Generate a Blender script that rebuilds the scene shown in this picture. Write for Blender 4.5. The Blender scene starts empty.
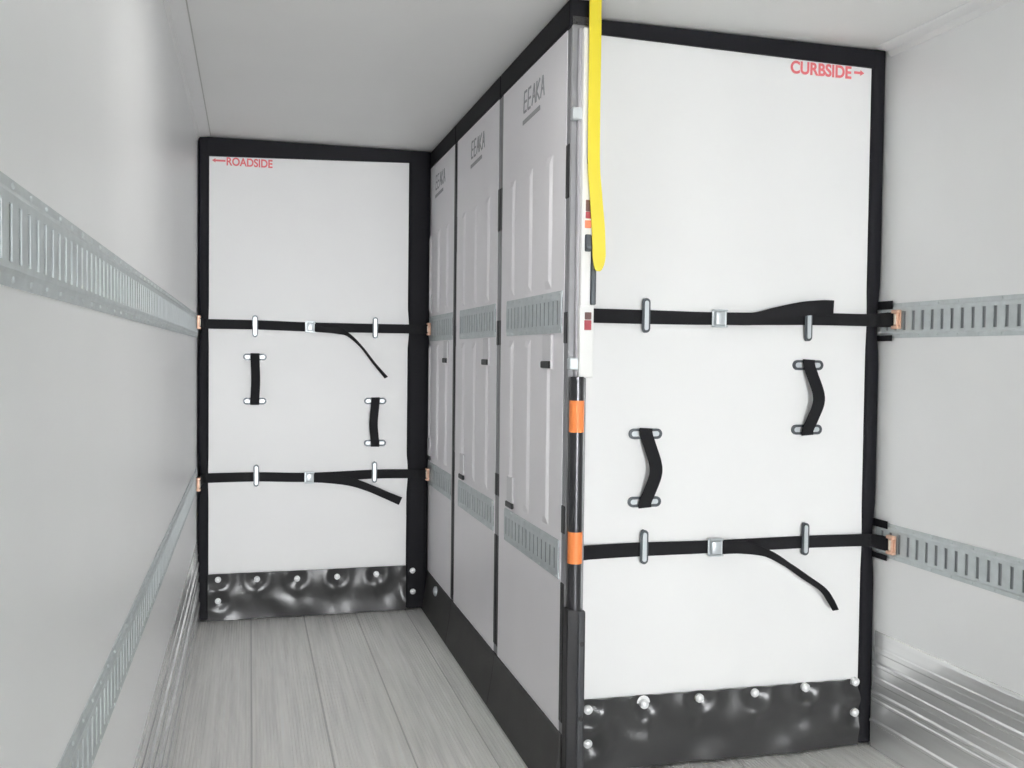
import bpy, bmesh, math, random
from mathutils import Vector, Matrix
random.seed(4)
C = bpy.context.scene.collection
S = bpy.context.scene

# ------------------------------------------------------------------ camera, light, exposure
def make_camera():
    yaw, pitch, roll, f = 0.2672, -0.0297, 0.0118, 958.6861
    fw = Vector((math.sin(yaw)*math.cos(pitch), math.cos(yaw)*math.cos(pitch), math.sin(pitch)))
    r = fw.cross(Vector((0, 0, 1))).normalized(); u = r.cross(fw)
    c, s = math.cos(roll), math.sin(roll)
    r2 = c*r + s*u; u2 = -s*r + c*u
    cam = bpy.data.cameras.new('camera'); o = bpy.data.objects.new('camera', cam); C.objects.link(o)
    M = Matrix((( r2.x, u2.x, -fw.x, 0.2665), (r2.y, u2.y, -fw.y, 0.0), (r2.z, u2.z, -fw.z, 1.4291), (0, 0, 0, 1)))
    o.matrix_world = M
    cam.sensor_width = 36; cam.lens = 36*f/1024; cam.clip_start = 0.02
    S.camera = o
make_camera()
w = bpy.data.worlds.new('world'); S.world = w; w.use_nodes = True
bg = w.node_tree.nodes['Background']; bg.inputs[0].default_value = (0.965, 0.98, 1.0, 1); bg.inputs[1].default_value = 69
OPEN_Y = -15
FILL_LAMP_W = 5.0  # power of the added fill lamp
def portal():
    l = bpy.data.lights.new('door_daylight_portal', 'AREA'); l.shape = 'RECTANGLE'; l.size = 2.5; l.size_y = 2.555
    l.cycles.is_portal = True
    o = bpy.data.objects.new('door_daylight_portal', l); C.objects.link(o)
    o.location = (1.25, OPEN_Y, 1.28); o.rotation_euler = (math.pi/2, 0, 0)
portal()
S.view_settings.view_transform = 'Standard'; S.view_settings.look = 'None'
S.view_settings.gamma = 1; S.view_settings.exposure = 0.0
S.view_settings.use_curve_mapping = False
S.cycles.max_bounces = 16; S.cycles.diffuse_bounces = 10

# ------------------------------------------------------------------ materials
def mat(name, col, rough=0.5, metal=0.0, noise=0.0, nscale=8, stretch=(1, 1, 1), bump=0.0, bscale=60, spec=0.5, rvar=0.0):
    m = bpy.data.materials.new(name); m.use_nodes = True
    nt = m.node_tree; b = nt.nodes['Principled BSDF']
    b.inputs['Base Color'].default_value = (*col, 1); b.inputs['Roughness'].default_value = rough
    b.inputs['Metallic'].default_value = metal; b.inputs['Specular IOR Level'].default_value = spec
    tc = nt.nodes.new('ShaderNodeTexCoord'); mp = nt.nodes.new('ShaderNodeMapping')
    nt.links.new(tc.outputs['Object'], mp.inputs['Vector']); mp.inputs['Scale'].default_value = stretch
    n = nt.nodes.new('ShaderNodeTexNoise'); n.inputs['Scale'].default_value = nscale; n.inputs['Detail'].default_value = 4
    nt.links.new(mp.outputs[0], n.inputs['Vector'])
    if noise > 0:
        r = nt.nodes.new('ShaderNodeMapRange'); r.inputs['From Min'].default_value = 0.3; r.inputs['From Max'].default_value = 0.7
        r.inputs['To Min'].default_value = 1-noise; r.inputs['To Max'].default_value = 1+noise
        nt.links.new(n.outputs['Fac'], r.inputs['Value'])
        x = nt.nodes.new('ShaderNodeVectorMath'); x.operation = 'SCALE'; x.inputs[0].default_value = col
        nt.links.new(r.outputs[0], x.inputs['Scale']); nt.links.new(x.outputs[0], b.inputs['Base Color'])
    if rvar > 0:
        r = nt.nodes.new('ShaderNodeMapRange'); r.inputs['From Min'].default_value = 0.3; r.inputs['From Max'].default_value = 0.7
        r.inputs['To Min'].default_value = rough-rvar; r.inputs['To Max'].default_value = rough+rvar
        nt.links.new(n.outputs['Fac'], r.inputs['Value']); nt.links.new(r.outputs[0], b.inputs['Roughness'])
    if bump > 0:
        n2 = nt.nodes.new('ShaderNodeTexNoise'); n2.inputs['Scale'].default_value = bscale
        nt.links.new(mp.outputs[0], n2.inputs['Vector'])
        bp = nt.nodes.new('ShaderNodeBump'); bp.inputs['Strength'].default_value = bump; bp.inputs['Distance'].default_value = 0.002
        nt.links.new(n2.outputs['Fac'], bp.inputs['Height']); nt.links.new(bp.outputs[0], b.inputs['Normal'])
    return m
M = dict(
    wall=mat('white_wall_liner', (0.918, 0.925, 0.928), 0.38, noise=0.015, nscale=2),
    ceil=mat('ceiling_liner', (0.93, 0.93, 0.92), 0.5, noise=0.015, nscale=2),
    lip=mat('cove_lip', (0.90, 0.90, 0.90), 0.5),
    floor=mat('aluminium_floor', (0.93, 0.92, 0.895), 0.42, 0.25, noise=0.10, nscale=14, stretch=(3, 0.12, 1), rvar=0.08),
    seam=mat('floor_seam', (0.66, 0.65, 0.64), 0.6),
    scuff=mat('scuff_aluminium', (0.82, 0.825, 0.825), 0.27, 0.6, noise=0.06, nscale=10, stretch=(1, 0.1, 3)),
    galv=mat('galvanised_rail', (0.60, 0.645, 0.655), 0.48, 0.45, noise=0.06, nscale=30),
    slot=mat('rail_slot_back', (0.26, 0.28, 0.29), 0.7),
    panel=mat('white_bulkhead_skin', (0.86, 0.86, 0.855), 0.45, noise=0.01, nscale=3),
    ppanel=mat('partition_skin', (0.92, 0.90, 0.925), 0.42, noise=0.015, nscale=3),
    foam=mat('black_foam_cover', (0.009, 0.009, 0.012), 0.62, bump=0.25, bscale=90, spec=0.2),
    rubber=mat('black_rubber_skirt', (0.045, 0.045, 0.046), 0.30, rvar=0.03, nscale=2),
    rubber2=mat('matte_rubber_skirt', (0.045, 0.044, 0.043), 0.55, noise=0.15, nscale=9),
    web=mat('black_webbing', (0.013, 0.013, 0.015), 0.75, bump=0.4, bscale=250, spec=0.25),
    zinc=mat('zinc_hardware', (0.62, 0.66, 0.68), 0.35, 0.4),
    rim=mat('dark_hardware_rim', (0.09, 0.10, 0.11), 0.4, 0.4),
    rivet=mat('rivet_steel', (0.85, 0.86, 0.86), 0.3, 0.2),
    copper=mat('coppery_fitting', (0.80, 0.52, 0.38), 0.4, 0.3, noise=0.15, nscale=60),
    cream=mat('cream_fitting', (0.80, 0.72, 0.60), 0.5),
    edge=mat('grey_edge_profile', (0.27, 0.27, 0.28), 0.45, 0.3, noise=0.1, nscale=5, stretch=(1, 1, 1)),
    ltgrey=mat('light_grey_profile', (0.42, 0.41, 0.43), 0.45, 0.2),
    black=mat('black_plastic', (0.012, 0.012, 0.014), 0.45),
    dkgrey=mat('dark_grey_housing', (0.055, 0.057, 0.062), 0.40, 0.3),
    tube=mat('dark_lock_rod', (0.07, 0.07, 0.075), 0.28, 0.7),
    orange=mat('orange_grip', (0.90, 0.26, 0.07), 0.5),
    white=mat('white_plastic_cover', (0.88, 0.88, 0.86), 0.4),
    yellow=mat('yellow_strap', (0.78, 0.64, 0.012), 0.45),
    red=mat('red_ink', (0.80, 0.18, 0.20), 0.6),
    sred=mat('red_sticker', (0.42, 0.06, 0.08), 0.5),
    sorange=mat('orange_sticker', (0.90, 0.25, 0.13), 0.5),
    sbrown=mat('dark_sticker', (0.16, 0.08, 0.07), 0.5),
    ink=mat('grey_ink', (0.40, 0.40, 0.42), 0.6),
    plate=mat('latch_plate_grey', (0.74, 0.73, 0.75), 0.45),
    seam2=mat('grey_sealant', (0.60, 0.60, 0.58), 0.6),
    lens=mat('fill_lamp_lens', (0.9, 0.9, 0.88), 0.4),
    concrete=mat('yard_concrete', (0.55, 0.54, 0.52), 0.9, noise=0.1, nscale=1),
)

# ------------------------------------------------------------------ mesh helpers (world coordinates; build() subtracts the thing's own location)
def rootloc(p):
    while p is not None and p.parent is not None: p = p.parent
    return Vector(p.location) if p is not None else Vector((0, 0, 0))
class MB:
    def __init__(s): s.bm = bmesh.new(); s.mi = 0
    def face(s, vs):
        try:
            f = s.bm.faces.new(vs); f.material_index = s.mi; return f
        except ValueError: return None
    def box(s, x0, x1, y0, y1, z0, z1, bev=0.0, seg=2):
        t = bmesh.new(); bmesh.ops.create_cube(t, size=1)
        for v in t.verts:
            v.co = Vector(((x0+x1)/2+v.co.x*(x1-x0), (y0+y1)/2+v.co.y*(y1-y0), (z0+z1)/2+v.co.z*(z1-z0)))
        if bev > 0: bmesh.ops.bevel(t, geom=t.edges[:], offset=bev, segments=seg, profile=0.5, affect='EDGES')
        s.add(t); return s
    def add(s, t):
        m = {v: s.bm.verts.new(v.co) for v in t.verts}
        for f in t.faces: s.face([m[v] for v in f.verts])
        t.free()
    def cyl(s, p0, p1, r0, r1=None, n=20, caps=True):
        r1 = r0 if r1 is None else r1
        p0 = Vector(p0); p1 = Vector(p1); d = (p1-p0).normalized()
        a = d.orthogonal().normalized(); b = d.cross(a)
        A = [s.bm.verts.new(p0+r0*(math.cos(t)*a+math.sin(t)*b)) for t in [2*math.pi*i/n for i in range(n)]]
        B = [s.bm.verts.new(p1+r1*(math.cos(t)*a+math.sin(t)*b)) for t in [2*math.pi*i/n for i in range(n)]]
        for i in range(n): s.face([A[i], A[(i+1) % n], B[(i+1) % n], B[i]])
        if caps: s.face(A[::-1]); s.face(B)
        return s
    def dome(s, c, nrm, r, h, n=16, rings=4):
        c = Vector(c); d = Vector(nrm).normalized(); a = d.orthogonal().normalized(); b = d.cross(a)
        prev = None
        for k in range(rings+1):
            t = k/rings*math.pi/2
            if k == rings:
                top = s.bm.verts.new(c+d*h)
                for i in range(n): s.face([prev[i], prev[(i+1) % n], top])
            else:
                R = r*math.cos(t)
                cur = [s.bm.verts.new(c+d*h*math.sin(t)+R*(math.cos(u)*a+math.sin(u)*b)) for u in [2*math.pi*i/n for i in range(n)]]
                if prev:
                    for i in range(n): s.face([prev[i], prev[(i+1) % n], cur[(i+1) % n], cur[i]])
                else: s.face(cur[::-1])
                prev = cur
        return s
    def prism(s, pts, y0, y1, plane='xz'):
        """closed outline extruded between two depths"""
        def P(a, b, d): return {'xz': (a, d, b), 'yz': (d, a, b)}[plane]
        A = [s.bm.verts.new(P(a, b, y0)) for a, b in pts]; B = [s.bm.verts.new(P(a, b, y1)) for a, b in pts]
        n = len(pts)
        for i in range(n): s.face([A[i], A[(i+1) % n], B[(i+1) % n], B[i]])
        s.face(A[::-1]); s.face(B); return s
    def ring(s, outer, inner, y0, y1):
        n = len(outer)
        V = [[s.bm.verts.new((a, y, b)) for a, b in L] for L in (outer, inner) for y in (y0, y1)]
        oa, ob, ia, ib = V
        for i in range(n):
            j = (i+1) % n
            s.face([oa[i], oa[j], ob[j], ob[i]]); s.face([ia[j], ia[i], ib[i], ib[j]])
            s.face([oa[j], oa[i], ia[i], ia[j]]); s.face([ob[i], ob[j], ib[j], ib[i]])
        return s
    def ribbon(s, pts, wid, wd=None, th=0.003, sub=6):
        """a strap: centre points, widths, width directions; smoothly interpolated, with thickness"""
        pts = [Vector(p) for p in pts]; n = len(pts)
        wid = wid if isinstance(wid, (list, tuple)) else [wid]*n
        wd = [Vector(d).normalized() for d in (wd or [(0, 0, 1)]*n)]
        def cr(a, b, c, d, t):
            return 0.5*((2*b)+(c-a)*t+(2*a-5*b+4*c-d)*t*t+(3*b-a-3*c+d)*t*t*t)
        P, W, D = [], [], []
        for i in range(n-1):
            a, b, c, d = pts[max(i-1, 0)], pts[i], pts[i+1], pts[min(i+2, n-1)]
            for k in range(sub):
                t = k/sub; P.append(cr(a, b, c, d, t)); W.append(wid[i]*(1-t)+wid[i+1]*t); D.append((wd[i]*(1-t)+wd[i+1]*t).normalized())
        P.append(pts[-1]); W.append(wid[-1]); D.append(wd[-1])
        rows = []
        for i, p in enumerate(P):
            T = (P[min(i+1, len(P)-1)]-P[max(i-1, 0)]).normalized()
            d = (D[i]-T*D[i].dot(T)).normalized(); nn = T.cross(d).normalized()
            h = d*W[i]/2; q = nn*th/2
            rows.append([s.bm.verts.new(p+h+q), s.bm.verts.new(p-h+q), s.bm.verts.new(p-h-q), s.bm.verts.new(p+h-q)])
        for a, b in zip(rows, rows[1:]):
            for k in range(4): s.face([a[k], a[(k+1) % 4], b[(k+1) % 4], b[k]])
        s.face(rows[0][::-1]); s.face(rows[-1]); return s
    def build(s, name, m, parent=None, smooth=False):
        off = rootloc(parent)
        bmesh.ops.remove_doubles(s.bm, verts=s.bm.verts[:], dist=1e-6)
        bmesh.ops.recalc_face_normals(s.bm, faces=s.bm.faces[:])
        for v in s.bm.verts: v.co -= off
        me = bpy.data.meshes.new(name); s.bm.to_mesh(me); s.bm.free()
        for x in (m if isinstance(m, list) else [m]): me.materials.append(x)
        if smooth:
            me.shade_smooth()
            try: me.set_sharp_from_angle(angle=math.radians(40))
            except Exception: pass
        o = bpy.data.objects.new(name, me); C.objects.link(o)
        if parent is not None: o.parent = parent
        return o
def thing(name, label, cat, loc, group=None):
    o = bpy.data.objects.new(name, None); C.objects.link(o); o.location = loc; o.empty_display_size = 0.1
    o['label'] = label; o['category'] = cat
    if group: o['group'] = group
    return o
def struct(o): o['kind'] = 'structure'; return o
def stadium(cx, cz, w, h, n=8):
    """outline of a slot shape, w wide and h high"""
    r = min(w, h)/2; pts = []
    if h >= w:
        for i in range(n+1): t = math.pi*i/n; pts.append((cx+r*math.cos(t), cz+h/2-r+r*math.sin(t)))
        for i in range(n+1): t = math.pi+math.pi*i/n; pts.append((cx+r*math.cos(t), cz-h/2+r+r*math.sin(t)))
    else:
        for i in range(n+1): t = -math.pi/2+math.pi*i/n; pts.append((cx+w/2-r+r*math.cos(t), cz+r*math.sin(t)))
        for i in range(n+1): t = math.pi/2+math.pi*i/n; pts.append((cx-w/2+r+r*math.cos(t), cz+r*math.sin(t)))
    return pts

W_, H_ = 2.5, 2.555
Y0, Y1 = OPEN_Y, 7.2
XP, TP = 1.236, 1.300          # the partition's two faces
YN, PL = 2.885, 0.865          # its near end and the length of one panel
YF, YB = 5.29, 3.05            # front faces of the two bulkheads

# ------------------------------------------------------------------ the trailer
def floor():
    m = MB(); bm = m.bm
    prof = []                    # (x, z) : planks of 0.279 m with fine lengthwise ribs
    xs = 0.0; pw = 0.2777; k = 0
    while xs < W_-0.01:
        prof += [(xs+0.0005, -0.006), (xs+0.0035, -0.006), (xs+0.0045, 0.0)]
        x = xs+0.012
        ends = min(xs+pw, W_)
        flat0, flat1 = (xs+pw*0.40, xs+pw*0.46)
        while x < ends-0.014:
            if not flat0 < x < flat1:
                prof += [(x, -0.0005), (x+0.002, -0.0026), (x+0.005, -0.0026), (x+0.007, -0.0005)]
            x += 0.0125
        prof += [(ends-0.0045, 0.0), (ends-0.0035, -0.006), (ends-0.0005, -0.006)]
        xs += pw; k += 1
    A = [bm.verts.new((x, Y0, z)) for x, z in prof]; B = [bm.verts.new((x, Y1, z)) for x, z in prof]
    for i in range(len(prof)-1):
        m.mi = 1 if prof[i][1] == -0.006 and prof[i+1][1] == -0.006 else 0
        m.face([A[i], A[i+1], B[i+1], B[i]])
    m.mi = 0
    m.box(0, W_, Y0, Y1, -0.12, -0.012)
    struct(m.build('floor', [M['floor'], M['seam']]))
floor()
struct(MB().box(-0.08, 0, Y0, Y1, -0.12, H_+0.08).build('wall_left', M['wall']))
struct(MB().box(W_, W_+0.08, Y0, Y1, -0.12, H_+0.08).build('wall_right', M['wall']))
struct(MB().box(0, W_, Y0, Y1, H_, H_+0.08).build('ceiling', M['ceil']))
struct(MB().box(-0.08, W_+0.08, Y1, Y1+0.08, -0.12, H_+0.08).build('wall_front', M['wall']))
struct(MB().box(-25, 27, -40, 30, -1.4, -1.3).build('ground', M['concrete']))
def ceiling_trim(side, name):
    """the flat lip that closes the joint of wall and roof, with its screws"""
    x = (lambda a: a) if side < 0 else (lambda a: W_-a)
    yend = YF-0.03 if side < 0 else YB-0.03
    m = MB()
    m.prism([(x(0.0), H_), (x(0.064), H_), (x(0.064), H_-0.003), (x(0.058), H_-0.008), (x(0.012), H_-0.012), (x(0.003), H_-0.03), (x(0), H_-0.031)], Y0, yend)
    y = Y0+0.3
    while y < yend-.1:
        m.dome((x(0.05), y, H_-0.0085), (0, 0, -1), 0.006, 0.003, 8, 2); y += 0.42
    struct(m.build(name, M['lip'], smooth=True))
struct(MB().box(0.0642, 0.0685, Y0, YF-0.03, H_-0.004, H_).build('trim_3', M['seam2']))
ceiling_trim(-1, 'trim_1'); ceiling_trim(1, 'trim_2')
def scuff(side, name):
    """ribbed aluminium kick plate along the foot of the wall"""
    x = (lambda a: a) if side < 0 else (lambda a: W_-a)
    yend = YF-0.005 if side < 0 else YB-0.02
    pr = [(0, 0.0), (0.026, 0.0), (0.026, 0.090), (0.034, 0.094), (0.034, 0.104), (0.024, 0.110), (0.021, 0.170), (0.029, 0.174), (0.029, 0.182),
          (0.023, 0.186), (0.023, 0.196), (0.029, 0.200), (0.029, 0.208), (0.018, 0.214), (0.018, 0.240), (0.022, 0.244), (0.022, 0.262), (0.016, 0.267), (0.015, 0.300),
          (0.024, 0.305), (0.024, 0.317), (0.013, 0.323), (0.012, 0.352), (0.015, 0.356), (0.015, 0.372), (0.010, 0.377), (0.009, 0.415), (0.006, 0.430), (0, 0.430)]
    m = MB(); m.prism([(x(a*0.55), b) for a, b in pr], Y0, yend)
    struct(m.build(name, M['scuff']))
scuff(-1, 'baseboard_left'); scuff(1, 'baseboard_right')

# ------------------------------------------------------------------ slotted cargo rails on the side walls
def rail_mesh(xw, sg, y0, y1, z0, z1, th=0.007, pitch=0.0475, sw=0.015):
    """xw: the face it lies on, sg: +1 when it sticks out towards +x"""
    X = lambda a: xw+sg*a
    m = MB(); zc0, zc1 = z0+0.027, z1-0.030
    def bx(a0, a1, b0, b1, c0, c1, bev=0): m.box(min(X(a0), X(a1)), max(X(a0), X(a1)), b0, b1, c0, c1, bev, 1)
    m.mi = 0
    pr = [(0, z0), (0.003, z0), (0.004, z0+0.013), (th, z0+0.019), (th, zc0), (th-0.003, zc0), (0.0, z0+0.016)]
    m.prism([(X(a), b) for a, b in pr], y0, y1)
    pr = [(0, z1), (0.003, z1), (0.004, z1-0.013), (th, z1-0.019), (th, zc1), (th-0.003, zc1), (0.0, z1-0.016)]
    m.prism([(X(a), b) for a, b in pr], y0, y1)
    y = y0; k = 0
    while y < y1-0.001:
        e = min(y+pitch-sw, y1)
        bx(th-0.003, th, y, e, zc0, zc1)
        if k % 2 == 0 and e-y > 0.01:
            for z in (z0+0.008, z1-0.008): m.dome((X(0.0035), (y+e)/2, z), (sg, 0, 0), 0.0045, 0.003, 8, 2)
        y += pitch; k += 1
    m.mi = 1
    bx(0.0, 0.003, y0, y1, z0+0.02, z1-0.02)
    return m
ZU0, ZU1, ZL0, ZL1 = 1.508, 1.632, 0.712, 0.838
for nm, xw, sg, y1, z0, z1, lab in [
    ('cargo_rail', 0.0, 1, YF-0.05, ZU0-0.007, ZU1-0.008, 'upper slotted steel cargo rail on the wall beside the roadside bulkhead'),
    ('cargo_rail', 0.0, 1, YF-0.05, ZL0-0.009, ZL1-0.010, 'lower slotted steel cargo rail on the wall beside the roadside bulkhead'),
    ('cargo_rail', W_, -1, YB-0.015, ZU0, ZU1, 'upper slotted steel cargo rail on the wall beside the curbside bulkhead'),
    ('cargo_rail', W_, -1, YB-0.015, ZL0, ZL1, 'lower slotted steel cargo rail on the wall beside the curbside bulkhead')]:
    t = thing(nm, lab, 'rail', (xw, 0, z0))
    rail_mesh(xw, sg, Y0+0.05, y1, z0, z1).build('slotted_rail', [M['galv'], M['slot']], t)
    # spring clip closing the rail's end
# ------------------------------------------------------------------ lettering
def letters(body, size, m, parent, x, y, z, width=None, facing='y', shear=0.0, name='lettering', bold=0.0):
    cu = bpy.data.curves.new('txt', 'FONT'); cu.body = body; cu.size = size; cu.extrude = 0.0006; cu.shear = shear; cu.offset = bold
    o = bpy.data.objects.new('txt', cu); C.objects.link(o)
    bpy.context.view_layer.update()
    me = bpy.data.meshes.new_from_object(o.evaluated_get(bpy.context.evaluated_depsgraph_get()))
    bpy.data.objects.remove(o)
    xs = [v.co.x for v in me.vertices]; k = (width/(max(xs)-min(xs))) if width else 1; x0 = min(xs)
    off = rootloc(parent)
    for v in me.vertices:
        a, b, c = (v.co.x-x0)*k, v.co.y, v.co.z
        v.co = (Vector((x+a, y-c-0.0008, z+b)) if facing == 'y' else Vector((x-c-0.0008, y-a, z+b)))-off
    me.materials.clear(); me.materials.append(m); me.name = name
    ob = bpy.data.objects.new(name, me); C.objects.link(ob); ob.parent = parent
    return ob

# ------------------------------------------------------------------ the two foam-edged bulkheads
def pad(m, axis, a0, a1, b0, b1, y0, y1, wob_lo=0.0, wob_hi=0.0, nodes=(), bev=0.012):
    """foam strip along z (axis 'z') or x, its outer edge drawn in where a strap pulls it (nodes)"""
    t = bmesh.new(); N = 60
    sec = []
    for k in range(16):
        an = 2*math.pi*(k+0.5)/16; c, s_ = math.cos(an), math.sin(an); p = 0.35
        sec.append((math.copysign(abs(c)**p, c), math.copysign(abs(s_)**p, s_)))
    rows = []
    for i in range(N+1):
        u = a0+(a1-a0)*i/N
        d = 1.0
        for q in nodes: d = min(d, abs(u-q)/0.16)
        d = min(d, 1.0); bulge = 1-(0.5+0.5*math.cos(math.pi*d))
        lo = b0+wob_lo*(1-bulge); hi = b1-wob_hi*(1-bulge)
        yy0 = y0+0.008*(1-bulge)
        c, h = (lo+hi)/2, (hi-lo)/2; yc, hy = (yy0+y1)/2, (y1-yy0)/2
        rows.append([t.verts.new((c+h*p, yc+hy*q, u) if axis == 'z' else (u, yc+hy*q, c+h*p)) for p, q in sec])
    for A, B in zip(rows, rows[1:]):
        for k in range(16): t.faces.new([A[k], A[(k+1) % 16], B[(k+1) % 16], B[k]])
    t.faces.new(rows[0][::-1]); t.faces.new(rows[-1])
    m.add(t)
def skirt(m, x0, x1, yf, z0, z1, rivets, seed, zl=0.0, amp=1.0):
    """rubber kick sheet, buckled round its rivets"""
    rnd = random.Random(seed); ph = [rnd.uniform(0, 6.28) for _ in range(8)]
    nx, nz = 150, 30; g = []
    def hgt(x, z):
        h = 0.0035*math.sin(9*x+ph[0]+6*z)+0.0025*math.sin(21*x+ph[1]-14*z)+0.0016*math.sin(38*x+25*z+ph[2])
        h += 0.004*math.sin(30*z+3*math.sin(5*x+ph[3]))*(1-abs(z-0.1)/0.15)
        h *= 0.5+0.5*min(1, (z1-z)/0.08)
        h *= amp; rk = 1.0 if amp == 1 else 1.5
        for rx, rz in rivets:
            d = math.hypot(x-rx, z-rz)
            h -= rk*(0.0085*math.exp(-(d/0.034)**2)-0.0045*math.exp(-((d-0.062)/0.024)**2))
            if rz > 0.17: h += 0.004*math.exp(-((x-rx-0.02*math.sin(ph[4]+rx*9))/0.018)**2)*math.exp(-((z-rz+0.07)/0.05)**2)
        return h
    for layer in (0, 1):
        rows = []
        for j in range(nz+1):
            rows.append([m.bm.verts.new((x0+(x1-x0)*i/nx, yf-(0.013+hgt(x0+(x1-x0)*i/nx, z0+(z1-z0)*j/nz))+layer*0.006, z0+(z1-z0)*j/nz+zl*(1-i/nx))) for i in range(nx+1)])
        g.append(rows)
        for j in range(nz):
            for i in range(nx): m.face([rows[j][i], rows[j][i+1], rows[j+1][i+1], rows[j+1][i]])
    a, b = g
    for i in range(nx):
        m.face([a[0][i], a[0][i+1], b[0][i+1], b[0][i]]); m.face([a[nz][i], a[nz][i+1], b[nz][i+1], b[nz][i]])
    for j in range(nz):
        m.face([a[j][0], a[j+1][0], b[j+1][0], b[j][0]]); m.face([a[j][nx], a[j+1][nx], b[j+1][nx], b[j][nx]])
def strap_guide(par, x, z, y, h=0.118, w=0.029):
    g = MB().ring(stadium(x, z, w, h), stadium(x, z, w-0.014, h-0.016), y-0.016, y-0.011).build('strap_guide', M['rim'], par)
    MB().prism(stadium(x, z, w-0.0145, h-0.018), y-0.020, y-0.011).build('guide_bar', M['zinc'], g)
    for s_ in (-1, 1): MB().cyl((x, y-0.011, z+s_*(h/2-0.007)), (x, y+0.001, z+s_*(h/2-0.007)), 0.007, n=10).build('mounting_stud', M['rim'], g)
def handle(par, x, z0, z1, y, bow, out):
    h = z1-z0
    p = [(x, y-0.010, z1+0.020), (x, y-0.012, z1), (x+bow*0.35, y-out*0.6, z1-h*0.16), (x+bow*0.95, y-out, z1-h*0.42), (x+bow, y-out, z1-h*0.60),
         (x+bow*0.45, y-out*0.6, z1-h*0.84), (x, y-0.012, z0), (x, y-0.010, z0-0.020)]
    H = MB().ribbon(p, 0.046, [(1, 0, 0)]*8, 0.0045).build('lift_handle', M['web'], par, True)
    for z in (z0, z1):
        m = MB().ring(stadium(x, z, 0.122, 0.036), stadium(x, z, 0.104, 0.018), y-0.008, y+0.0005)
        e = m.build('handle_plate', M['rim'], H)
        for s_ in (-1, 1):
            MB().prism(stadium(x+s_*0.039, z, 0.024, 0.017), y-0.006, y-0.001).build('plate_insert', M['zinc'], e)
def bulkhead(name, label, x0, x1, wl, wr, yf, pz0, pzl, pzr, handles, guides, rivets, nodes, seed, word, zl=0.0):
    t = thing(name, label, 'bulkhead', ((x0+x1)/2, yf, 0))
    th = 0.085
    # white skin with a slightly sloping top edge
    m = MB(); a, b = x0+wl-0.012, x1-wr+0.012
    m.prism([(a, pz0-0.02), (b, pz0-0.02), (b, pzr+0.01), (a, pzl+0.01)], yf, yf+th)
    m.build('white_panel', M['panel'], t)
    m = MB()
    pad(m, 'z', 0.012+zl, H_-0.004, x0, x0+wl, yf-0.012, yf+th+0.01, wob_lo=nodes[0], nodes=nodes[2])
    m.build('foam_edge', M['foam'], t, True)
    m = MB(); pad(m, 'z', 0.012, H_-0.004, x1-wr, x1, yf-0.012, yf+th+0.01, wob_hi=nodes[1], nodes=nodes[2])
    m.build('foam_edge', M['foam'], t, True)
    m = MB(); N = 24; xa, xb = x0+wl-0.01, x1-wr+0.01
    m.prism([(xa, pzl), (xb, pzr), (xb, H_-0.004), (xa, H_-0.004)], yf-0.011, yf+th+0.01)
    m.build('foam_edge', M['foam'], t)
    m = MB(); skirt(m, x0+wl-0.004, x1-wr+0.004, yf, 0.004, pz0, rivets, seed, zl, 1.0 if zl == 0 else 1.5)
    m.build('kick_skirt', M['rubber'], t, True)
    for rx, rz in rivets:
        MB().cyl((rx, yf+0.001, rz+zl*.5), (rx, yf-0.0155, rz+zl*.5), 0.0155, n=18).dome((rx, yf-0.0155, rz+zl*.5), (0, -1, 0), 0.0135, 0.007).build('rivet', M['rivet'], t, True)
    for x, z in guides: strap_guide(t, x, z, yf)
    for x, a_, b_, bow, out in handles: handle(t, x, a_, b_, yf, bow, out)
    return t
def arrow(par, x, y, z, L, h, d, m):
    b = MB(); r = h*0.22
    pts = [(x, z-r), (x+d*(L-h*0.8), z-r), (x+d*(L-h*0.8), z-h/2), (x+d*L, z), (x+d*(L-h*0.8), z+h/2), (x+d*(L-h*0.8), z+r), (x, z+r)]
    b.prism(pts, y-0.0014, y-0.0002); b.build('printed_arrow', m, par)

far = bulkhead('cargo_bulkhead', 'white foam-edged bulkhead marked ROADSIDE, the farther one, behind the grey partition', 0.004, 1.2345, 0.056, 0.127, YF, 0.252, 2.452, 2.484,
    [(0.293, 1.170, 1.405, 0.004, 0.030), (0.934, 0.938, 1.170, -0.012, 0.034)],
    [(0.293, 1.569), (0.930, 1.572), (0.302, 0.772), (0.931, 0.778)],
    [(0.108, 0.222), (0.308, 0.216), (0.518, 0.208), (0.732, 0.208), (0.946, 0.212), (1.148, 0.222), (0.108, 0.108), (1.150, 0.104)],
    (0.012, 0.0, (1.57, 0.765)), 3, 'ROADSIDE')
letters('ROADSIDE', 0.058, M['red'], far, 0.145, YF, 2.412, 0.235, bold=0.0016)
arrow(far, 0.140, YF, 2.433, 0.068, 0.022, -1, M['red'])
near = bulkhead('cargo_bulkhead', 'white foam-edged bulkhead marked CURBSIDE, the nearer one with the wavy lift handles', 1.303, 2.4985, 0.055, 0.0585, YB, 0.250, 2.504, 2.486,
    [(1.577, 0.932, 1.166, 0.026, 0.035), (2.203, 1.175, 1.407, 0.026, 0.035)],
    [(1.569, 1.571), (2.196, 1.552), (1.575, 0.777), (2.201, 0.780)],
    [(1.380, 0.222), (1.586, 0.224), (1.795, 0.228), (2.011, 0.229), (2.217, 0.231), (2.424, 0.236), (1.380, 0.106), (2.424, 0.122)],
    (0.0, 0.006, (1.57, 0.765)), 8, 'CURBSIDE', 0.012)
for z0, z1 in ((1.612, 1.642), (1.497, 1.518), (0.818, 0.846), (0.702, 0.722)):   # thin black tabs above and below the clips
    MB().box(2.4885, 2.4922, YB-0.085, YB+0.004, z0, z1, 0.001, 1).build('black_tab', M['foam'], near)
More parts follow.
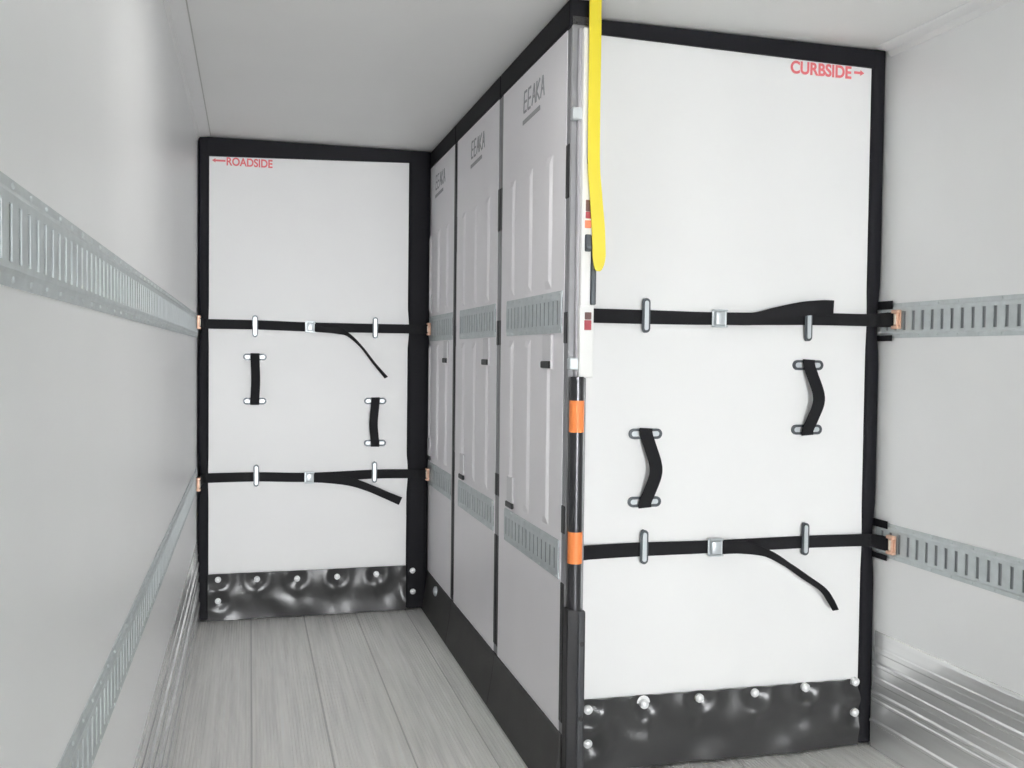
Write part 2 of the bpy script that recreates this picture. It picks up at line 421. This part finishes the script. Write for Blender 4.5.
o = letters('CURBSIDE', 0.060, M['red'], near, 2.111, YB, 2.443, 0.247, bold=0.0018)
arrow(near, 2.369, YB, 2.466, 0.042, 0.020, 1, M['red'])

# ------------------------------------------------------------------ webbing straps with buckles and rail fittings
def fitting(par, x, y, z, nx, lefty):
    """sprung rail clip: a notched plate against the rail, nx = direction it faces"""
    m = MB(); X = lambda a: x+nx*a
    def bx(a0, a1, y0, y1, z0, z1): m.box(min(X(a0), X(a1)), max(X(a0), X(a1)), y0, y1, z0, z1, 0.002, 1)
    bx(0.0, 0.005, y-0.020, y+0.020, z-0.034, z+0.034)
    bx(0.004, 0.018, y-0.020, y+0.016, z+0.022, z+0.034); bx(0.004, 0.018, y-0.020, y+0.016, z-0.034, z-0.022)
    bx(0.004, 0.013, y-0.010, y+0.004, z-0.024, z+0.024)
    f = m.build('rail_clip', M['copper'], par)
    m = MB(); bx2 = [X(0.013), X(0.017)]
    m.box(min(bx2), max(bx2), y-0.007, y+0.001, z-0.018, z+0.018, 0.001, 1); m.build('clip_spring', M['cream'], f)
def buckle(par, x, y, z, s_=1.0):
    m = MB(); w_, h_ = 0.054*s_, 0.062*s_
    m.box(x-w_/2, x+w_/2, y-0.006, y-0.001, z-h_/2, z+h_/2, 0.003, 2)
    for q in (-1, 1): m.box(x-w_/2, x+w_/2, y-0.020, y-0.004, z+q*(h_/2-0.003)-0.003, z+q*(h_/2-0.003)+0.003, 0.002, 1)
    b = m.build('cam_buckle', M['zinc'], par)
    m = MB(); m.box(x-w_*0.36, x+w_*0.30, y-0.023, y-0.008, z-h_/2+0.008, z+h_/2-0.008, 0.004, 2); m.cyl((x+w_*0.36, y-0.014, z-h_/2+0.004), (x+w_*0.36, y-0.014, z+h_/2-0.004), 0.004, n=10)
    m.build('buckle_lever', M['zinc'], b, True)
def strap(label, yf, pts, wid, bx, bz, tail, fit_l, fit_r, tailw, taild):
    t = thing('webbing_strap', label, 'strap', (bx, yf-0.03, bz))
    MB().ribbon(pts, wid, None, 0.0035).build('webbing', M['web'], t, True)
    if tail: MB().ribbon(tail, tailw, taild, 0.003).build('loose_tail', M['web'], t, True)
    buckle(t, bx, yf-0.015, bz)
    for f in (fit_l, fit_r): fitting(t, *f)
    return t
Z = (0, 0, 1)
def farstrap(label, zl, zb, zr, tail, tw, td, fl, fr):
    y = YF-0.0165
    pts = [(0.020, fl-0.004, zl), (0.022, fl+0.04, zl), (0.030, YF-0.060, zl), (0.045, YF-0.026, zl), (0.075, y, zl), (0.30, YF-0.0055, zl), (bxf, y+0.006, zb), (0.93, YF-0.0055, zr), (1.10, y, zr), (1.175, y-0.010, zr), (1.205, fr+0.005, zr), (1.216, fr-0.002, zr)]
    return strap(label, YF, pts, 0.050, bxf, zb, tail, (0.0125, fl, zl, 1, 0), (XP-0.0105, fr, zr, -1, 0), tw, td)
bxf = 0.580
farstrap('black webbing strap, the upper one across the ROADSIDE bulkhead, with a thin dangling tail', 1.576, 1.570, 1.569,
    [(0.60, YF-0.030, 1.565), (0.72, YF-0.030, 1.556), (0.78, YF-0.034, 1.532), (0.85, YF-0.045, 1.468), (0.92, YF-0.05, 1.378), (0.988, YF-0.045, 1.300)],
    [0.044, 0.042, 0.034, 0.034, 0.036, 0.036], [Z, Z, (0.25, -0.9, 0.4), (0.2, -1, 0.12), (0.2, -1, 0.15), (0.3, -0.9, 0.25)], 5.03, 5.225)
farstrap('black webbing strap, the lower one across the ROADSIDE bulkhead, with a broad hanging tail', 0.765, 0.757, 0.766,
    [(0.60, YF-0.030, 0.756), (0.68, YF-0.030, 0.750), (0.80, YF-0.033, 0.730), (0.90, YF-0.040, 0.695), (1.00, YF-0.045, 0.650), (1.072, YF-0.045, 0.618)],
    [0.050, 0.050, 0.046, 0.042, 0.042, 0.046], [Z, Z, Z, (0.2, -0.25, 1), (0.3, -0.2, 1), (0.3, 0, 1)], 5.03, 5.225)
def nearstrap(label, zl, zb, zr, tail, tw, td):
    y = YB-0.0165; bx = 1.840
    pts = [(1.318, 3.000, zl), (1.330, 3.012, zl), (1.350, YB-0.026, zl), (1.40, y, zl), (1.575, YB-0.0055, zl), (bx, y+0.006, zb), (2.21, YB-0.0055, zr), (2.40, y, zr), (2.448, y-0.004, zr), (2.466, YB-0.040, zr), (2.474, YB-0.075, zr), (2.478, 2.945, zr)]
    return strap(label, YB, pts, [0.048]*5+[0.044, 0.044, 0.044, 0.046, 0.05, 0.052, 0.052], bx, zb, tail, (TP+0.0005, 3.000, zl, 1, 0), (W_-0.0125, 2.930, zr, -1, 0), tw, td)
nearstrap('black webbing strap, the upper one across the CURBSIDE bulkhead, its tail tucked up flat', 1.566, 1.566, 1.573,
    [(1.86, YB-0.028, 1.566), (1.97, YB-0.026, 1.568), (2.06, YB-0.028, 1.588), (2.16, YB-0.032, 1.607), (2.24, YB-0.034, 1.613), (2.283, YB-0.034, 1.612)],
    [0.042, 0.044, 0.046, 0.050, 0.054, 0.056], [Z, Z, (-0.1, 0, 1), (-0.05, 0, 1), (0, 0, 1), (-0.12, 0, 1)])
nearstrap('black webbing strap, the lower one across the CURBSIDE bulkhead, with a twisted drooping tail', 0.768, 0.767, 0.768,
    [(1.86, YB-0.028, 0.766), (1.95, YB-0.028, 0.762), (2.04, YB-0.033, 0.738), (2.115, YB-0.040, 0.696), (2.18, YB-0.048, 0.652), (2.252, YB-0.05, 0.604), (2.288, YB-0.045, 0.562), (2.315, YB-0.04, 0.522)],
    [0.046, 0.044, 0.034, 0.032, 0.030, 0.030, 0.028, 0.022], [Z, Z, (0.3, -0.7, 0.7), (0.3, -0.9, 0.4), (0.35, -0.8, 0.45), (0.3, -0.9, 0.4), (0.5, -0.9, 0.3), (0.6, -0.7, 0.3)])

# ------------------------------------------------------------------ the lengthwise partition: three panels
def glyph_mark(par, y, z, w_, h_):
    """the blurred slanting two-line print with its underline"""
    m = MB(); X0, X1 = XP-0.0016, XP-0.0002
    def bar(a0, b0, a1, b1, t_):    # in print coordinates 0..1 (a to the right, b up)
        p0 = Vector((y-a0*w_, z+b0*h_)); p1 = Vector((y-a1*w_, z+b1*h_)); d = (p1-p0).normalized(); n = Vector((-d.y, d.x))*t_/2
        pts = [p0+n, p1+n, p1-n, p0-n]; m.prism([(p.x, p.y) for p in pts], X0, X1, 'yz')
    t_ = 0.0085
    for k, ch in enumerate('EEAKA'):
        a = 0.04+k*0.195; b = 0.32; s_ = 0.10
        if ch == 'E':
            bar(a, b, a+0.03, b+0.62, t_)
            for q in (0, 0.31, 0.62): bar(a+0.03*q, b+q, a+0.03*q+0.13, b+q, t_)
        if ch == 'A':
            bar(a, b, a+0.10, b+0.62, t_); bar(a+0.10, b+0.62, a+0.16, b, t_); bar(a+0.04, b+0.24, a+0.14, b+0.24, t_)
        if ch == 'K':
            bar(a, b, a+0.03, b+0.62, t_); bar(a+0.02, b+0.3, a+0.16, b+0.62, t_); bar(a+0.02, b+0.3, a+0.15, b, t_)
    bar(0.0, 0.0, 0.80, 0.06, 0.016)
    m.build('printed_mark', M['ink'], par)
def partition_panel(y0, label):
    t = thing('partition_panel', label, 'partition', ((XP+TP)/2, y0, 0))
    y1 = y0+PL-0.002; e0, e1 = 0.042, 0.034
    m = MB(); m.box(XP, TP, y0+e0-0.004, y1-e1+0.004, 0.195, 2.47)
    m.build('grey_panel', M['ppanel'], t)
    for ry in (0.206, 0.440, 0.672):     # raised vertical stiffening ribs, left and right of the rails
        m = MB()
        for z0, z1 in ((ZU1+0.018, 2.10), (ZL1+0.018, ZU0-0.018)):
            yc = y0+ry; q = 0.020
            m.prism([(XP+0.001, yc-0.036), (XP-0.007, yc-q), (XP-0.007, yc+q), (XP+0.001, yc+0.036)], z0, z1, 'yz') if False else None
            A = [(XP+0.001, yc-0.036, z0), (XP-0.008, yc-q, z0+0.03), (XP-0.008, yc+q, z0+0.03), (XP+0.001, yc+0.036, z0)]
            B = [(a, b, c+(z1-z0)-2*(c-z0)) for a, b, c in A]
            va = [m.bm.verts.new(p) for p in A]; vb = [m.bm.verts.new(p) for p in B]
            for i in range(4): m.face([va[i], va[(i+1) % 4], vb[(i+1) % 4], vb[i]])
            m.face(va); m.face(vb[::-1])
        m.build('stiffening_rib', M['ppanel'], t)
    for z0, z1 in ((ZU0-0.004, ZU1+0.008), (ZL0-0.006, ZL1-0.006)):
        rail_mesh(XP, -1, y0+0.052, y0+0.735, z0, z1, th=0.005).build('slotted_rail', [M['galv'], M['slot']], t)
    for a0, a1 in ((y0, y0+e0), (y1-e1, y1)):
        s_ = MB().box(XP+0.002, TP-0.004, a0, a1, 0.03, 2.50, 0.003, 1).build('edge_profile', M['edge'], t)
        m = MB()
        for z0, z1 in ((1.93, 2.10), (1.47, 1.57), (0.86, 0.95), (0.25, 0.70)): m.box(XP-0.001, XP+0.012, a0+0.005, a1-0.005, z0, z1, 0.002, 1)
        m.build('black_edge_piece', M['black'], s_)  # black pieces spaced up the edge profile
    m = MB(); m.box(XP-0.006, TP+0.006, y0, y1, 2.462, H_-0.003, 0.008, 2); m.build('top_seal', M['foam'], t)
    # kick skirt flaring slightly outwards at the floor
    m = MB(); m.mi = 0; N = 20
    for sg, X in ((-1, XP), (1, TP)):
        fl = 0.030 if sg < 0 else 0.001
        va = []
        for j in range(7):
            z = 0.004+(0.215-0.004)*j/6; q = (1-j/6)**1.4
            va.append((X+sg*(0.006+fl*q), z))
        inner = [(X-sg*0.004, z) for _, z in va][::-1]
        m.prism([(a, b) for a, b in va+inner], y0+0.0015, y1-0.0015, 'xz')
    m.build('kick_skirt', M['rubber2'], t, True)
    glyph_mark(t, y0+0.545, 2.285, 0.27, 0.115)
    # recessed paddle latch under the upper rail, keeper above the lower rail
    yl = y0+0.190
    m = MB(); m.box(XP-0.0095, XP, yl-0.048, yl+0.048, 1.385, 1.500, 0.002, 1); l = m.build('latch_plate', M['plate'], t)
    m = MB(); m.box(XP-0.016, XP-0.003, yl-0.046, yl+0.050, 1.388, 1.412, 0.004, 2); m.build('latch_handle', M['black'], l)
    yl = y0+0.645
    m = MB(); m.box(XP-0.0095, XP, yl-0.040, yl+0.040, 0.850, 0.965, 0.002, 1); l = m.build('latch_plate', M['plate'], t)
    m = MB(); m.box(XP-0.014, XP-0.003, yl-0.046, yl+0.046, 0.846, 0.868, 0.004, 2); m.build('latch_handle', M['black'], l)
    return t
p1 = partition_panel(YN, 'grey ribbed partition panel, the nearest of three in line, with the orange-gripped lock rod')
def copy_tree(o, parent=None):
    c = o.copy(); C.objects.link(c); c.parent = parent
    for ch in list(o.children): copy_tree(ch, c)
    return c
p2 = copy_tree(p1); p2.location.y += PL; p2['label'] = 'grey ribbed partition panel, the middle one of three in line'
p3 = copy_tree(p1); p3.location.y += 2*PL; p3['label'] = 'grey ribbed partition panel, the farthest of three, meeting the ROADSIDE bulkhead'
MB().box(XP-0.0015, TP+0.001, YN+2*PL+0.001, YN+2*PL+0.036, 0.22, 2.46, 0.002, 1).build('joint_seal', M['black'], p3)
# end of the nearest panel: light profile, labelled white cover, lock rod with two orange grips, floor housing
y = YN
MB().box(1.258, 1.276, y-0.012, y, 1.36, 2.458, 0.003, 1).build('end_profile', M['ltgrey'], p1)
MB().box(1.240, 1.300, y-0.004, y, 0.03, 1.36, 0.002, 1).build('end_channel', M['edge'], p1)
cv = MB().box(1.266, 1.313, y-0.032, y-0.001, 1.362, 1.590, 0.004, 2).box(1.268, 1.298, y-0.030, y-0.001, 1.585, 2.455, 0.004, 2).build('end_cover', M['white'], p1)
ys = y-0.0335
MB().box(1.282, 1.304, y-0.034, y-0.030, 1.545, 1.568, 0.001, 1).build('warning_label', M['sbrown'], cv)
MB().box(1.281, 1.304, y-0.034, y-0.030, 1.512, 1.543, 0.001, 1).build('warning_label', M['sred'], cv)
MB().box(1.281, 1.303, y-0.032, y-0.028, 1.884, 1.920, 0.001, 1).build('warning_label', M['sbrown'], cv)
MB().box(1.281, 1.303, y-0.032, y-0.028, 1.862, 1.883, 0.001, 1).build('warning_label', M['sred'], cv)
MB().box(1.279, 1.300, y-0.032, y-0.028, 1.832, 1.856, 0.001, 1).build('warning_label', M['sorange'], cv)
MB().box(1.279, 1.299, y-0.040, y-0.028, 1.758, 1.812, 0.004, 2).cyl((1.289, y-0.046, 1.772), (1.289, y-0.038, 1.772), 0.008, n=12).build('release_button', M['rim'], cv)
MB().box(1.284, 1.296, y-0.036, y-0.028, 2.03, 2.15, 0.003, 1).build('slide_slot', M['black'], cv)
MB().box(1.3045, 1.322, y-0.026, y-0.012, 1.592, 1.812, 0.004, 2).build('release_bar', M['rim'], p1)
for z in (2.190, 1.405): # pale collars
    MB().box(1.238, 1.280, y-0.020, y+0.010, z-0.020, z+0.020, 0.004, 2).build('guide_collar', M['zinc'], p1)
rod = MB().cyl((1.261, y-0.028, 0.62), (1.261, y-0.028, 1.365), 0.0215, n=28).build('lock_rod', M['tube'], p1, True)
MB().cyl((1.261, y-0.028, 1.190), (1.261, y-0.028, 1.290), 0.0235, n=28).build('orange_grip', M['orange'], rod, True)
MB().cyl((1.261, y-0.028, 0.775), (1.261, y-0.028, 0.875), 0.0235, n=28).build('orange_grip', M['orange'], rod, True)
hs = MB().box(1.232, 1.272, y-0.050, y-0.005, 0.006, 0.632, 0.006, 3).build('floor_housing', M['black'], p1)
MB().box(1.266, 1.292, y-0.056, y-0.005, 0.006, 0.628, 0.008, 3).build('housing_rail', M['dkgrey'], hs)
for z in (0.523, 0.284): MB().cyl((1.279, y-0.059, z), (1.279, y-0.054, z), 0.008, n=14).build('housing_hole', M['black'], hs)
m = MB(); m.cyl((XP-0.018, 4.985, 0.172), (XP+0.002, 4.985, 0.172), 0.026, n=20).dome((XP-0.018, 4.985, 0.172), (-1, 0, 0), 0.022, 0.008)
m.build('floor_bolt', M['zinc'], p3, True)

# ------------------------------------------------------------------ yellow strap hanging from the roof by the near end
def yellow():
    t = thing('pull_strap', 'bright yellow pull strap hanging from the ceiling at the near end of the partition', 'strap', (1.325, YN-0.05, H_))
    ys = YN-0.045
    MB().ribbon([(1.2985, ys, H_-0.002), (1.299, ys, 2.35), (1.300, ys, 2.05), (1.309, ys, 1.93), (1.318, ys, 1.83), (1.322, ys, 1.745), (1.321, ys, 1.712), (1.320, ys, 1.697)],
                [0.038, 0.038, 0.038, 0.039, 0.042, 0.042, 0.030, 0.012], [(1, -0.1, 0)]*8, 0.006).build('yellow_webbing', M['yellow'], t, True)
    MB().box(1.286, 1.330, ys-0.014, ys+0.014, H_-0.014, H_-0.001, 0.003, 1).build('ceiling_anchor', M['zinc'], t)
yellow()

# ------------------------------------------------------------------ unseen fill lamp added under the roof to brighten partition and ceiling
def fill_lamp():
    x, y = 0.70, 2.42
    t = thing('fill_lamp', 'unseen fill lamp added on the ceiling of the aisle', 'lamp', (x, y, H_))
    MB().box(x-0.06, x+0.06, y-0.16, y+0.16, H_-0.022, H_-0.001, 0.006, 2).build('fill_lamp_body', M['white'], t)
    MB().box(x-0.045, x+0.045, y-0.14, y+0.14, H_-0.028, H_-0.021, 0.003, 1).build('fill_lamp_lens', M['lens'], t)
    l = bpy.data.lights.new('fill_lamp_light', 'AREA'); l.shape = 'RECTANGLE'; l.size = 0.08; l.size_y = 0.26
    l.energy = FILL_LAMP_W; l.color = (1.0, 0.98, 0.96)
    o = bpy.data.objects.new('fill_lamp_light', l); C.objects.link(o); o.location = (x, y, H_-0.032)
fill_lamp()
